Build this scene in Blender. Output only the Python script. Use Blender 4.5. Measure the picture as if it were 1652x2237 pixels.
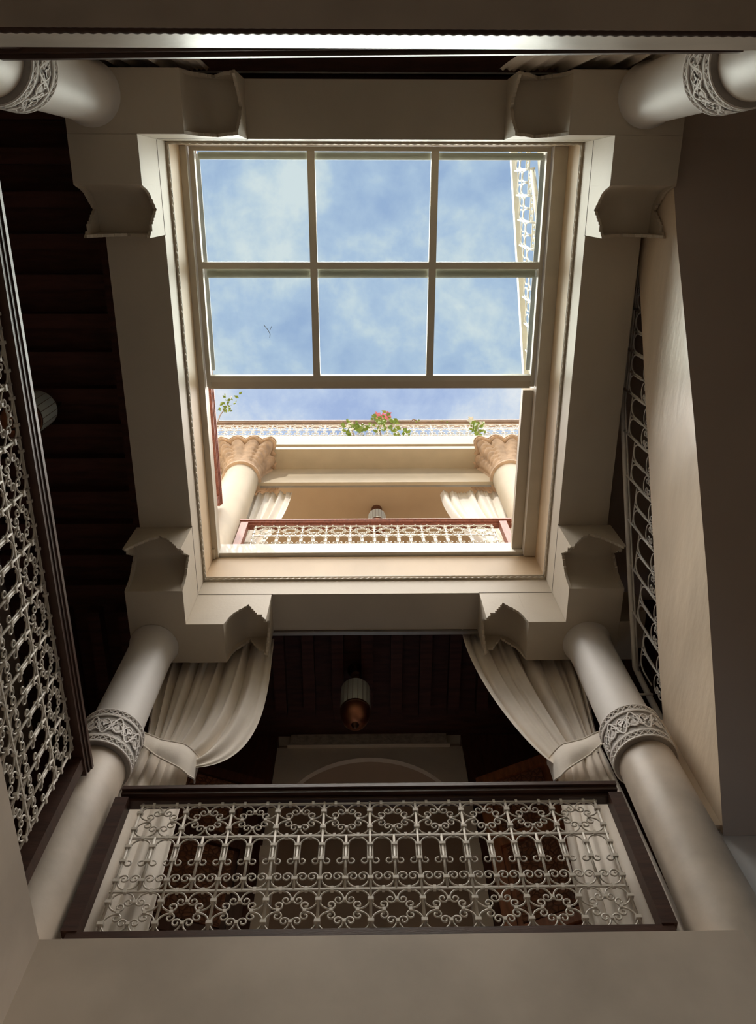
import bpy, math, random
from mathutils import Vector, Matrix
random.seed(7)
PI = math.pi
S = bpy.context.scene
COL = S.collection
for _o in list(bpy.data.objects):
    bpy.data.objects.remove(_o)

# ------------------------------------------------------------------ camera
# camera at the origin (1.5 m above the courtyard floor), looking up
RX = (0.99985403, -0.00168117, -0.01700251)      # image right
DN = (-0.00474344, 0.92871139, -0.37077306)      # image down
FW = (0.01641376, 0.37079959, 0.92856785)        # view direction
cd = bpy.data.cameras.new('camera')
cam = bpy.data.objects.new('camera', cd)
COL.objects.link(cam)
cam.matrix_world = Matrix(((RX[0], -DN[0], -FW[0], 0), (RX[1], -DN[1], -FW[1], 0), (RX[2], -DN[2], -FW[2], 0), (0, 0, 0, 1)))
cd.sensor_fit = 'VERTICAL'
cd.sensor_height = 36.0
cd.lens = 1748.27 / 2237 * 36.0
cd.clip_start = 0.02
S.camera = cam
S.view_settings.view_transform = 'Standard'
S.view_settings.look = 'None'
S.view_settings.gamma = 1.0
S.view_settings.use_curve_mapping = False
S.view_settings.exposure = 0.0
S.cycles.max_bounces = 10
S.cycles.diffuse_bounces = 7
S.cycles.transparent_max_bounces = 16
S.cycles.sample_clamp_indirect = 6.0
S.cycles.use_denoising = True

# ------------------------------------------------------------------ sky
W = bpy.data.worlds.new('sky')
S.world = W
W.use_nodes = True
nt = W.node_tree
nt.nodes.clear()
N = nt.nodes.new
L = nt.links.new
tc = N('ShaderNodeTexCoord')
sep = N('ShaderNodeSeparateXYZ'); L(tc.outputs['Generated'], sep.inputs[0])
zz = N('ShaderNodeMath'); zz.operation = 'MAXIMUM'; zz.inputs[1].default_value = 0.18; L(sep.outputs[2], zz.inputs[0])
dx = N('ShaderNodeMath'); dx.operation = 'DIVIDE'; L(sep.outputs[0], dx.inputs[0]); L(zz.outputs[0], dx.inputs[1])
dy = N('ShaderNodeMath'); dy.operation = 'DIVIDE'; L(sep.outputs[1], dy.inputs[0]); L(zz.outputs[0], dy.inputs[1])
cmb = N('ShaderNodeCombineXYZ'); L(dx.outputs[0], cmb.inputs[0]); L(dy.outputs[0], cmb.inputs[1]); cmb.inputs[2].default_value = 3.1
n1 = N('ShaderNodeTexNoise'); n1.inputs['Scale'].default_value = 4.6; n1.inputs['Detail'].default_value = 12.0
n1.inputs['Roughness'].default_value = 0.60; n1.inputs['Distortion'].default_value = 0.25
L(cmb.outputs[0], n1.inputs['Vector'])
n2 = N('ShaderNodeTexNoise'); n2.inputs['Scale'].default_value = 15.0; n2.inputs['Detail'].default_value = 10.0
n2.inputs['Roughness'].default_value = 0.62; n2.inputs['Distortion'].default_value = 0.15
L(cmb.outputs[0], n2.inputs['Vector'])
mxn = N('ShaderNodeMix'); mxn.data_type = 'FLOAT'; mxn.inputs[0].default_value = 0.40
L(n1.outputs['Fac'], mxn.inputs[2]); L(n2.outputs['Fac'], mxn.inputs[3])
rp = N('ShaderNodeValToRGB')
e = rp.color_ramp.elements
e[0].position = 0.38; e[0].color = (0.36, 0.475, 0.73, 1)
e[1].position = 0.585; e[1].color = (0.75, 0.80, 0.85, 1)
m = e.new(0.475); m.color = (0.48, 0.595, 0.80, 1)
m = e.new(0.53); m.color = (0.61, 0.70, 0.82, 1)
L(mxn.outputs[0], rp.inputs[0])
bg = N('ShaderNodeBackground'); bg.inputs[1].default_value = 1.0
L(rp.outputs[0], bg.inputs[0])
wo = N('ShaderNodeOutputWorld'); L(bg.outputs[0], wo.inputs[0])

# ------------------------------------------------------------------ sun
sd = bpy.data.lights.new('sun', 'SUN')
sd.energy = 2.4
sd.angle = 0.009
sd.color = (1.0, 0.93, 0.82)
sun = bpy.data.objects.new('sun', sd)
COL.objects.link(sun)
SUN_DIR = Vector((0.54, 1.20, -1.0)).normalized()
sun.rotation_euler = SUN_DIR.to_track_quat('-Z', 'Y').to_euler()
sun.location = (-6, -7, 16)
# added fill: wide overhead sun lamp, unseen in the sky, brightens the court
dl = bpy.data.lights.new('daylight_fill', 'SUN')
dl.energy = 14.0
dl.angle = math.radians(78)
dl.color = (1.0, 0.935, 0.85)
dlo = bpy.data.objects.new('daylight_fill', dl)
COL.objects.link(dlo)
dlo.location = (0, 1.3, 18)

# ------------------------------------------------------------------ materials
def new_mat(name):
    mt = bpy.data.materials.new(name)
    mt.use_nodes = True
    t = mt.node_tree
    return mt, t, t.nodes['Principled BSDF']

def mat(name, col, rough=0.6, var=0.12, scale=3.0, bump=0.0, bscale=30.0, spec=0.4, metal=0.0, stretch=(1, 1, 1), col2=None, coat=0.0, rvar=0.0):
    mt, t, b = new_mat(name)
    b.inputs['Roughness'].default_value = rough
    b.inputs['Metallic'].default_value = metal
    b.inputs['Specular IOR Level'].default_value = spec
    b.inputs['Coat Weight'].default_value = coat
    tcn = t.nodes.new('ShaderNodeTexCoord')
    mp = t.nodes.new('ShaderNodeMapping'); mp.inputs['Scale'].default_value = stretch
    t.links.new(tcn.outputs['Object'], mp.inputs[0])
    ns = t.nodes.new('ShaderNodeTexNoise'); ns.inputs['Scale'].default_value = scale; ns.inputs['Detail'].default_value = 6.0
    t.links.new(mp.outputs[0], ns.inputs['Vector'])
    r = t.nodes.new('ShaderNodeValToRGB')
    c2 = col2 or tuple(c * (1 - var * 2) for c in col)
    r.color_ramp.elements[0].position = 0.32; r.color_ramp.elements[0].color = (*c2, 1)
    r.color_ramp.elements[1].position = 0.62; r.color_ramp.elements[1].color = (*col, 1)
    t.links.new(ns.outputs['Fac'], r.inputs[0])
    t.links.new(r.outputs[0], b.inputs['Base Color'])
    if rvar:
        mr = t.nodes.new('ShaderNodeMapRange'); mr.inputs[3].default_value = rough - rvar; mr.inputs[4].default_value = rough + rvar
        t.links.new(ns.outputs['Fac'], mr.inputs[0]); t.links.new(mr.outputs[0], b.inputs['Roughness'])
    if bump:
        nb = t.nodes.new('ShaderNodeTexNoise'); nb.inputs['Scale'].default_value = bscale; nb.inputs['Detail'].default_value = 4.0
        t.links.new(mp.outputs[0], nb.inputs['Vector'])
        bp = t.nodes.new('ShaderNodeBump'); bp.inputs['Strength'].default_value = bump; bp.inputs['Distance'].default_value = 0.01
        t.links.new(nb.outputs['Fac'], bp.inputs['Height']); t.links.new(bp.outputs[0], b.inputs['Normal'])
    return mt

M = {}
M['tadelakt'] = mat('polished_plaster', (0.60, 0.50, 0.405), 0.5, 0.11, 2.2, 0.12, 9.0, 0.35, rvar=0.1)
M['tadelakt_pale'] = mat('pale_polished_plaster', (0.54, 0.455, 0.37), 0.5, 0.14, 3.4, 0.2, 9.0, 0.35, rvar=0.12)
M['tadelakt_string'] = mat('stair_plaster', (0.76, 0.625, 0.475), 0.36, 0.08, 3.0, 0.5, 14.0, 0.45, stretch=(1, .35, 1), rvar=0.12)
M['paint'] = mat('cream_painted_wood', (0.575, 0.505, 0.405), 0.55, 0.03, 3.0, 0.08, 40.0, 0.3)
M['paint_soffit'] = M['paint']
M['white_plaster'] = mat('white_column_plaster', (0.80, 0.765, 0.725), 0.55, 0.03, 2.5, 0.06, 20.0, 0.3)
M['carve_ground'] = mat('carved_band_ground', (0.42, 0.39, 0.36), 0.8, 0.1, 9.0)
M['carve'] = mat('carved_band_relief', (0.84, 0.80, 0.76), 0.7, 0.04, 6.0)
M['sand'] = mat('sand_plaster', (0.68, 0.525, 0.35), 0.55, 0.06, 2.6, 0.1, 20.0, 0.3, stretch=(1, 1, .4))
M['upper_plaster'] = mat('upper_ochre_plaster', (0.50, 0.42, 0.30), 0.6, 0.06, 3.0, 0.08, 18.0, 0.3)
M['upper_ceiling'] = mat('upper_tan_ceiling', (0.50, 0.36, 0.225), 0.7, 0.03, 3.0)
M['capital_stone'] = mat('capital_stone', (0.60, 0.43, 0.29), 0.75, 0.14, 10.0, 0.2, 60.0, 0.2)
M['iron'] = mat('cream_painted_iron', (0.62, 0.565, 0.49), 0.42, 0.06, 20.0, 0.1, 60.0, 0.45)
M['iron_upper'] = mat('white_painted_iron', (0.74, 0.71, 0.63), 0.45, 0.04, 20.0)
M['ledge'] = mat('white_ledge_paint', (0.74, 0.71, 0.64), 0.6, 0.03, 3.0)
M['wood_roof'] = mat('sun_bleached_wood', (0.36, 0.24, 0.16), 0.6, 0.15, 5.0)
M['underside_paint'] = mat('pale_painted_boards', (0.86, 0.76, 0.66), 0.6, 0.06, 3.0, 0.1, 30, 0.3, stretch=(.4, 4, 1))
M['back_edge'] = mat('waxed_plaster_edge', (0.66, 0.57, 0.48), 0.38, 0.10, 3.0, 0.25, 10.0, 0.4, rvar=0.12)
M['joint'] = mat('joint_shadow', (0.13, 0.105, 0.08), 0.8, 0.1, 9.0)  # dark colour stands in for shade in the open joints above the brackets
M['iron_stair'] = mat('grey_white_painted_iron', (0.74, 0.70, 0.65), 0.4, 0.05, 20.0)
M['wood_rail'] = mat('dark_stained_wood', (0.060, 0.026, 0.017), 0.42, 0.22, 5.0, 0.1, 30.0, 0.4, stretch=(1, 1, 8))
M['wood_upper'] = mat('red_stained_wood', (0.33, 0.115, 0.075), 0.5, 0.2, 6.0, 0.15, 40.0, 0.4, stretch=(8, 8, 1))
M['wood_ceiling'] = mat('dark_cedar_ceiling', (0.085, 0.031, 0.023), 0.6, 0.2, 4.0, 0.1, 30.0, 0.3, stretch=(1, 6, 1))
M['wood_door'] = mat('carved_cedar', (0.50, 0.19, 0.085), 0.42, 0.22, 5.0, 0.0, 30.0, 0.45, stretch=(7, 7, 1))
M['wood_door_dark'] = mat('dark_carved_cedar', (0.13, 0.05, 0.03), 0.42, 0.2, 5.0, 0.0, 30.0, 0.45, stretch=(7, 7, 1))
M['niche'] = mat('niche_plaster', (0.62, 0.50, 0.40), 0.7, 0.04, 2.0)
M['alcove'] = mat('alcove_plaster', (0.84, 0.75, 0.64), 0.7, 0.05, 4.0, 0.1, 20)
M['stucco'] = mat('carved_stucco', (0.74, 0.66, 0.56), 0.8, 0.18, 22.0, 0.8, 45.0)
M['skyframe'] = mat('skylight_paint', (0.62, 0.57, 0.48), 0.5, 0.05, 5.0, 0.05, 40)
M['lead'] = mat('lead_flashing', (0.30, 0.29, 0.29), 0.5, 0.15, 8.0, 0.2, 30)
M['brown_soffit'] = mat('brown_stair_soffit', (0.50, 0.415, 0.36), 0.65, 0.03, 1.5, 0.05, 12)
M['blue_wall'] = mat('cool_white_wall', (0.74, 0.73, 0.74), 0.6, 0.04, 2.5)
M['tile'] = mat('floor_marble', (0.24, 0.195, 0.155), 0.35, 0.05, 3.0)
M['bronze'] = mat('aged_bronze', (0.20, 0.10, 0.06), 0.38, 0.15, 12.0, metal=0.9)
M['copper'] = mat('polished_copper', (0.50, 0.22, 0.13), 0.38, 0.08, 10.0, metal=1.0)
M['leaf'] = mat('vine_leaf', (0.30, 0.42, 0.07), 0.5, 0.2, 8.0)
M['petal'] = mat('pink_petal', (0.85, 0.30, 0.42), 0.5, 0.1, 8.0)
M['petal_white'] = mat('white_petal', (0.88, 0.84, 0.78), 0.5, 0.03, 8.0)
M['twig'] = mat('dead_twig', (0.05, 0.035, 0.025), 0.8, 0.1, 8.0)
M['stem'] = mat('vine_stem', (0.28, 0.17, 0.09), 0.7, 0.1, 8.0)
M['curtain_rail'] = mat('curtain_track_metal', (0.34, 0.32, 0.29), 0.4, 0.05, 8.0, metal=0.4)

def cloth(name, col):
    mt, t, b = new_mat(name)
    b.inputs['Roughness'].default_value = 0.85
    b.inputs['Sheen Weight'].default_value = 0.2
    tcn = t.nodes.new('ShaderNodeTexCoord')
    ns = t.nodes.new('ShaderNodeTexNoise'); ns.inputs['Scale'].default_value = 5.0; ns.inputs['Detail'].default_value = 8.0
    t.links.new(tcn.outputs['Object'], ns.inputs['Vector'])
    r = t.nodes.new('ShaderNodeValToRGB')
    r.color_ramp.elements[0].position = 0.3; r.color_ramp.elements[0].color = (*[c * .9 for c in col], 1)
    r.color_ramp.elements[1].position = 0.65; r.color_ramp.elements[1].color = (*col, 1)
    t.links.new(ns.outputs['Fac'], r.inputs[0]); t.links.new(r.outputs[0], b.inputs['Base Color'])
    bp = t.nodes.new('ShaderNodeBump'); bp.inputs['Strength'].default_value = 0.25; bp.inputs['Distance'].default_value = 0.03
    t.links.new(ns.outputs['Fac'], bp.inputs['Height']); t.links.new(bp.outputs[0], b.inputs['Normal'])
    return mt
M['cloth'] = cloth('cream_canvas', (0.85, 0.775, 0.68))
M['cloth_upper'] = cloth('white_canvas', (0.84, 0.79, 0.70))

def carved(name, col):
    mt, t, b = new_mat(name)
    b.inputs['Roughness'].default_value = 0.45
    tcn = t.nodes.new('ShaderNodeTexCoord')
    vo = t.nodes.new('ShaderNodeTexVoronoi'); vo.inputs['Scale'].default_value = 22.0; vo.feature = 'DISTANCE_TO_EDGE'
    t.links.new(tcn.outputs['Object'], vo.inputs['Vector'])
    r = t.nodes.new('ShaderNodeValToRGB')
    r.color_ramp.elements[0].position = 0.03; r.color_ramp.elements[0].color = (*[c * .45 for c in col], 1)
    r.color_ramp.elements[1].position = 0.14; r.color_ramp.elements[1].color = (*col, 1)
    t.links.new(vo.outputs[0], r.inputs[0]); t.links.new(r.outputs[0], b.inputs['Base Color'])
    bp = t.nodes.new('ShaderNodeBump'); bp.inputs['Strength'].default_value = 1.0; bp.inputs['Distance'].default_value = 0.02
    t.links.new(vo.outputs[0], bp.inputs['Height']); t.links.new(bp.outputs[0], b.inputs['Normal'])
    return mt
M['carved_door'] = carved('carved_door_panel', (0.36, 0.15, 0.08))

def glass_mat(name, tint, refl=0.06):
    mt = bpy.data.materials.new(name); mt.use_nodes = True
    t = mt.node_tree; t.nodes.clear()
    o = t.nodes.new('ShaderNodeOutputMaterial'); mx = t.nodes.new('ShaderNodeMixShader')
    tr = t.nodes.new('ShaderNodeBsdfTransparent'); gl = t.nodes.new('ShaderNodeBsdfGlossy')
    tr.inputs[0].default_value = (*tint, 1); gl.inputs['Roughness'].default_value = 0.02
    fr = t.nodes.new('ShaderNodeFresnel'); fr.inputs[0].default_value = 1.3
    t.links.new(fr.outputs[0], mx.inputs[0]); t.links.new(tr.outputs[0], mx.inputs[1]); t.links.new(gl.outputs[0], mx.inputs[2])
    t.links.new(mx.outputs[0], o.inputs[0])
    return mt
M['glass'] = glass_mat('skylight_glass', (0.93, 0.975, 0.96))

def frosted(name, col):
    mt, t, b = new_mat(name)
    b.inputs['Base Color'].default_value = (*col, 1)
    b.inputs['Roughness'].default_value = 0.35
    b.inputs['Subsurface Weight'].default_value = 0.0
    ns = t.nodes.new('ShaderNodeTexNoise'); ns.inputs['Scale'].default_value = 14
    bp = t.nodes.new('ShaderNodeBump'); bp.inputs['Strength'].default_value = .08
    t.links.new(ns.outputs['Fac'], bp.inputs['Height']); t.links.new(bp.outputs[0], b.inputs['Normal'])
    return mt
M['frost'] = frosted('frosted_glass', (0.80, 0.86, 0.80))

# ------------------------------------------------------------------ mesh builder
class MB:
    def __init__(s):
        s.v = []; s.f = []
    def add(s, vs, fs):
        o = len(s.v); s.v += [tuple(v) for v in vs]; s.f += [tuple(i + o for i in f) for f in fs]; return s
    def box(s, x0, x1, y0, y1, z0, z1):
        vs = [(x, y, z) for z in (z0, z1) for y in (y0, y1) for x in (x0, x1)]
        return s.add(vs, [(0, 2, 3, 1), (4, 5, 7, 6), (0, 1, 5, 4), (2, 6, 7, 3), (0, 4, 6, 2), (1, 3, 7, 5)])
    def quad(s, a, b, c, d):
        return s.add([a, b, c, d], [(0, 1, 2, 3)])
    def tube(s, pts, r, n=6, closed=False, caps=True, ratio=None):
        pts = [Vector(p) for p in pts]; m = len(pts); rs = r if isinstance(r, (list, tuple)) else [r] * m
        vs = []; up = None
        for i, p in enumerate(pts):
            a = pts[(i - 1) % m] if (closed or i > 0) else p
            b = pts[(i + 1) % m] if (closed or i < m - 1) else p
            t = (b - a)
            t = t.normalized() if t.length > 1e-9 else Vector((0, 0, 1))
            if up is None:
                up = t.orthogonal().normalized()
            up = (up - t * up.dot(t))
            up = up.normalized() if up.length > 1e-6 else t.orthogonal().normalized()
            sd_ = t.cross(up)
            for k in range(n):
                an = 2 * PI * k / n
                vs.append(p + (up * math.cos(an) + sd_ * math.sin(an)) * rs[i])
        fs = []
        for i in range(m if closed else m - 1):
            j = (i + 1) % m
            for k in range(n):
                fs.append((i * n + k, i * n + (k + 1) % n, j * n + (k + 1) % n, j * n + k))
        if not closed and caps:
            fs.append(tuple(range(n - 1, -1, -1))); fs.append(tuple((m - 1) * n + k for k in range(n)))
        return s.add(vs, fs)
    def lathe(s, prof, n=32, c=(0, 0, 0)):
        vs = []; fs = []
        for (r, z) in prof:
            for k in range(n):
                a = 2 * PI * k / n
                vs.append((c[0] + r * math.cos(a), c[1] + r * math.sin(a), c[2] + z))
        for i in range(len(prof) - 1):
            for k in range(n):
                fs.append((i * n + k, i * n + (k + 1) % n, (i + 1) * n + (k + 1) % n, (i + 1) * n + k))
        fs.append(tuple(range(n - 1, -1, -1))); fs.append(tuple((len(prof) - 1) * n + k for k in range(n)))
        return s.add(vs, fs)
    def prism(s, poly, to3, d):
        """poly: 2-D points; to3(a,b,t) -> 3-D; extruded t in 0..d"""
        n = len(poly)
        vs = [to3(a, b, 0) for a, b in poly] + [to3(a, b, d) for a, b in poly]
        fs = [tuple(range(n)), tuple(range(2 * n - 1, n - 1, -1))]
        fs += [(i, (i + 1) % n, n + (i + 1) % n, n + i) for i in range(n)]
        return s.add(vs, fs)
    def grid(s, fn, nu, nv, closed_u=False):
        vs = [fn(i / nu, j / nv) for j in range(nv + 1) for i in range(nu + 1)]
        fs = [(j * (nu + 1) + i, j * (nu + 1) + i + 1, (j + 1) * (nu + 1) + i + 1, (j + 1) * (nu + 1) + i) for j in range(nv) for i in range(nu)]
        return s.add(vs, fs)
    def mesh(s, name, mt, smooth=False, recalc=True):
        me = bpy.data.meshes.new(name)
        me.from_pydata(s.v, [], s.f)
        if recalc:
            import bmesh
            bm = bmesh.new(); bm.from_mesh(me); bmesh.ops.recalc_face_normals(bm, faces=bm.faces); bm.to_mesh(me); bm.free()
        me.materials.append(mt)
        if smooth:
            me.shade_smooth() if smooth is True else None
            if smooth == 'auto':
                for p in me.polygons: p.use_smooth = True
                me.set_sharp_from_angle(angle=math.radians(40))
        me.update()
        return me
    def build(s, name, mt, parent=None, smooth=False, recalc=True):
        return inst(name, s.mesh(name, M[mt] if isinstance(mt, str) else mt, smooth, recalc), parent)

def inst(name, me, parent=None, loc=None, rz=0.0, scale=None, matrix=None):
    o = bpy.data.objects.new(name, me)
    COL.objects.link(o)
    if parent: o.parent = parent
    if matrix is not None: o.matrix_local = matrix
    else:
        if loc: o.location = loc
        if rz: o.rotation_euler = (0, 0, rz)
        if scale: o.scale = scale
    return o
def tag(o, label, cat, group=None, kind=None):
    o['label'] = label; o['category'] = cat
    if group: o['group'] = group
    if kind: o['kind'] = kind
    return o
def empty(name, loc=(0, 0, 0), rz=0.0):
    o = bpy.data.objects.new(name, None); COL.objects.link(o)
    o.location = loc; o.rotation_euler = (0, 0, rz); o.empty_display_size = 0.1
    return o
def struct(o, label, cat='wall'):
    o['kind'] = 'structure'; o['label'] = label; o['category'] = cat
    return o

# ------------------------------------------------------------------ key dimensions (metres, camera at 0,0,0)
XL, XR, YB, YF = -1.297, 1.460, -0.310, 2.900      # inner faces of the beam ring
ZB = 5.549                                           # beam underside
WL, WR, WF, WK = 0.387, 0.372, 0.322, 0.336          # beam widths (left, right, front, back)
H1 = 2.4665                                          # top of the first-floor fascias
FLX, BKY = -1.370, -0.360                            # left / back fascia planes
FLOOR = -1.5
OUTL, OUTR, OUTB, OUTF = -3.0, 3.0, -2.4, 4.6        # outer walls of the galleries
Z2 = 6.43                                            # second-floor level

# ------------------------------------------------------------------ structure: ground floor and first floor
struct(MB().box(OUTL - .3, OUTR + .3, OUTB - .3, OUTF + 1.2, FLOOR - .2, FLOOR).build('floor', 'tile'), 'pale polished stone courtyard floor', 'floor')
struct(MB().box(FLX - .35, 1.632, YF, YF + .32, FLOOR, H1).build('wall_front', 'tadelakt'), 'smooth beige plaster fascia wall below the iron railing with scroll rows')
struct(MB().box(FLX - .32, FLX, BKY - .3, YF, FLOOR, H1).build('wall_left', 'tadelakt'), 'smooth beige plaster fascia meeting the front fascia at a corner')
wb = MB().box(OUTL, OUTR, BKY - .34, BKY, 2.185, H1 - .0)
struct(wb.build('wall_back', 'back_edge'), 'polished plaster edge of the back gallery with a rope moulding under it')
# gallery floors
struct(MB().box(OUTL, OUTR, YF + .321, OUTF, 2.2, H1 - .02).build('floor_front', 'tile'), 'gallery floor slab behind the front railing', 'floor')
struct(MB().box(OUTL, FLX - .321, OUTB, YF + .32, 2.2, H1 - .02).build('floor_left', 'tile'), 'gallery floor slab behind the left railing', 'floor')
struct(MB().box(FLX - .32, OUTR, OUTB, BKY - .341, 2.185, H1 - .02).build('floor_back', 'underside_paint'), 'underside of the back gallery floor', 'floor')
# outer walls
struct(MB().box(OUTL - .2, OUTL, OUTB, OUTF, FLOOR, 6.2).build('wall_outer_left', 'tadelakt'), 'plaster wall at the far side of the left gallery')
wr = MB().box(OUTR, OUTR + .2, OUTB, 1.75, FLOOR, 6.2).box(OUTR, OUTR + .2, 3.15, OUTF, FLOOR, 6.2).box(OUTR, OUTR + .2, 1.75, 3.15, FLOOR, 0.2).box(OUTR, OUTR + .2, 1.75, 3.15, 2.75, 6.2)
w1 = MB().box(OUTR + .05, OUTR + .11, 1.75, 1.81, .2, 2.75).box(OUTR + .05, OUTR + .11, 3.09, 3.15, .2, 2.75).box(OUTR + .05, OUTR + .11, 1.81, 3.09, .2, .26).box(OUTR + .05, OUTR + .11, 1.81, 3.09, 2.69, 2.75).box(OUTR + .05, OUTR + .11, 2.42, 2.48, .26, 2.69)
w1o = struct(w1.build('window_1', 'wood_door'), 'tall wooden window lighting the wall under the stairs', 'window')
for a_, b_ in ((1.81, 2.42), (2.48, 3.09)):
    MB().box(OUTR + .078, OUTR + .082, a_, b_, .26, 2.69).build('pane', 'glass', w1o)
struct(wr.build('wall_outer_right', 'tadelakt'), 'plaster wall beside the staircase')
struct(MB().box(OUTL - .2, OUTR + .2, OUTB - .2, OUTB, FLOOR, 6.2).build('wall_outer_back', 'tadelakt'), 'plaster wall at the far side of the back gallery')

# far wall of the front gallery, with the arched niche
def arch_poly(cx, zs, zc, hw, x0, x1, z0, z1, n=28):
    """wall outline (x,z) with an arched opening rising from the bottom edge: returned as one polygon"""
    pts = [(x0, z0), (x0, z1), (x1, z1), (x1, z0)]
    R = zc - zs
    a = [(cx + hw, z0), (cx + hw, zs - .35)]
    for k in range(n + 1):
        t = -0.30 + (PI + 0.60) * k / n
        a.append((cx + R * math.cos(t) * 1.0, zs + R * math.sin(t)))
    a += [(cx - hw, zs - .35), (cx - hw, z0)]
    return pts + a
fw = MB().prism(arch_poly(.03, 4.98, 5.716, .70, -.79, .86, H1, 5.86), lambda a, b, t: (a, OUTF + t, b), .045)
fwo = struct(fw.build('wall_far_front', 'alcove'), 'cream wall panel with a wide horseshoe arch behind the front gallery', 'wall')
MB().box(-.68, .73, OUTF - .02, OUTF + .16, 5.862, 6.02).build('stucco_frieze', 'stucco', fwo)
MB().box(-.70, .75, OUTF - .035, OUTF - .0, 5.85, 5.865).build('frieze_moulding', 'alcove', fwo)
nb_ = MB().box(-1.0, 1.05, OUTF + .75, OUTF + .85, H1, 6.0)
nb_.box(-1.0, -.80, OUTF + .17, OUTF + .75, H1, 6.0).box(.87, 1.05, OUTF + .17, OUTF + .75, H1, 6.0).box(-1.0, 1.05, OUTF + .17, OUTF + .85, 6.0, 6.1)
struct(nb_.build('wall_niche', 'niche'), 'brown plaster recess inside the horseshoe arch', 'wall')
for sx in (-1, 1):
    x = .03 + sx * .775
    MB().box(x - .05, x + .05, OUTF - .05, OUTF + .02, 4.55, 4.66).build('impost', 'alcove', fwo)
for nm, x0, x1, lab in (('wall_wood_left', OUTL, -.795, 'dark wooden wall beside the horseshoe arch, behind the left curtain'), ('wall_wood_right', .865, OUTR, 'reddish dark wooden wall beside the horseshoe arch, behind the right curtain')):
    struct(MB().box(x0, x1, OUTF, OUTF + .16, H1, 6.02).build(nm, 'wood_door_dark'), lab)

def make_door(name, x0, x1, label, mt, rz, hinge):
    z0, z1 = H1, 5.35
    t = empty(name, (hinge, OUTF - .03, z0), rz)
    w = x1 - x0; s = 1 if hinge == x0 else -1
    def bx(a, b, y0, y1, c, d): return MB().box(min(a * s, b * s), max(a * s, b * s), y0, y1, c, d)
    lf = bx(0, w, -.02, .02, 0, z1 - z0).build('leaf', mt, t)
    h = z1 - z0
    for a, b, c, d in ((.0, .09, 0, h), (w - .09, w, 0, h)):
        bx(a, b, -.05, -.02, c, d).build('stile', mt, lf)
    for c in (0, .85, 1.30, 2.10, h - .1):
        bx(.09, w - .09, -.05, -.02, c, c + .10).build('crossrail', mt, lf)
    for c, d in ((.12, .83), (.97, 1.28), (1.42, 2.08), (2.22, h - .12)):
        bx(.13, w - .13, -.040, -.0201, c, d).build('carved_panel', 'carved_door', lf)
    MB().tube([(s * (w - .045) + .03 * math.cos(a), -.062, 1.12 + .03 * math.sin(a)) for a in [2 * PI * k / 12 for k in range(12)]], .005, 5, closed=True).build('ring_handle', 'bronze', t, True)
    tag(t, label, 'door')
make_door('carved_door', .93, 1.60, 'reddish carved wooden door standing ajar right of the arch', 'wood_door', math.radians(-24), .93)
make_door('carved_door', -1.62, -.86, 'dark carved wooden door left of the arch, behind the railing', 'wood_door_dark', math.radians(20), -.86)

# first-floor ceilings: dark planks with joists
def wood_ceiling(name, x0, x1, y0, y1, along, label, sp=.27, start=0.0):
    c = MB().box(x0, x1, y0, y1, 6.02, 6.10).build(name, 'wood_ceiling')
    struct(c, label, 'ceiling')
    jm = None
    if along == 'x':
        y = y0 + start
        me = MB().box(x0 + .06, x1 - .02, -.05, .05, 5.90, 6.019).mesh('joist', M['wood_ceiling'])
        while y < y1:
            inst('joist', me, c, (0, y, 0)); y += sp
    else:
        x = x0 + start
        me = MB().box(-.05, .05, y0 + .02, y1 - (.30 if y1 > 3 else .02), 5.90, 6.019).mesh('joist', M['wood_ceiling'])
        while x < x1:
            inst('joist', me, c, (x, 0, 0)); x += sp
    return c
cl = wood_ceiling('ceiling_left', OUTL, XL - WL - .001, YB - WK, YF + WF, 'x', 'dark cedar plank ceiling with joists over the left gallery', .272, .15)
MB().box(XL - WL - .10, XL - WL - .002, YB, YF, 5.72, 6.0).build('edge_beam', 'wood_ceiling', cl)
cf = wood_ceiling('ceiling_front', OUTL, OUTR, YF + WF + .001, OUTF, 'y', 'dark cedar plank ceiling with joists over the front gallery', .253, .23)
wood_ceiling('ceiling_back', OUTL, OUTR, OUTB, YB - WK - .001, 'x', 'dark cedar plank ceiling with joists over the back gallery', .253, .1)
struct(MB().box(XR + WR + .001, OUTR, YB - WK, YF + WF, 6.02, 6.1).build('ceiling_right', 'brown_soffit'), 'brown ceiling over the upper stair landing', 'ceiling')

# ------------------------------------------------------------------ beam ring, curb
def beam(name, x0, x1, y0, y1, label):
    return struct(MB().box(x0, x1, y0, y1, ZB, 6.02).build(name, 'paint'), label, 'beam')
bf = beam('trim_1', XL - .41, XR + .395, YF, YF + WF, 'cream painted beam over the front railing and its two curtains')
bk = beam('trim_2', XL - .40, XR + .395, YB - WK, YB, 'cream painted beam over the back gallery edge')
bl = beam('trim_3', XL - WL, XL, YB, YF, 'cream painted beam beside the dark joist ceiling')
br = beam('trim_4', XR, XR + WR, YB, YF, 'cream painted beam beside the staircase')

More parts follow.
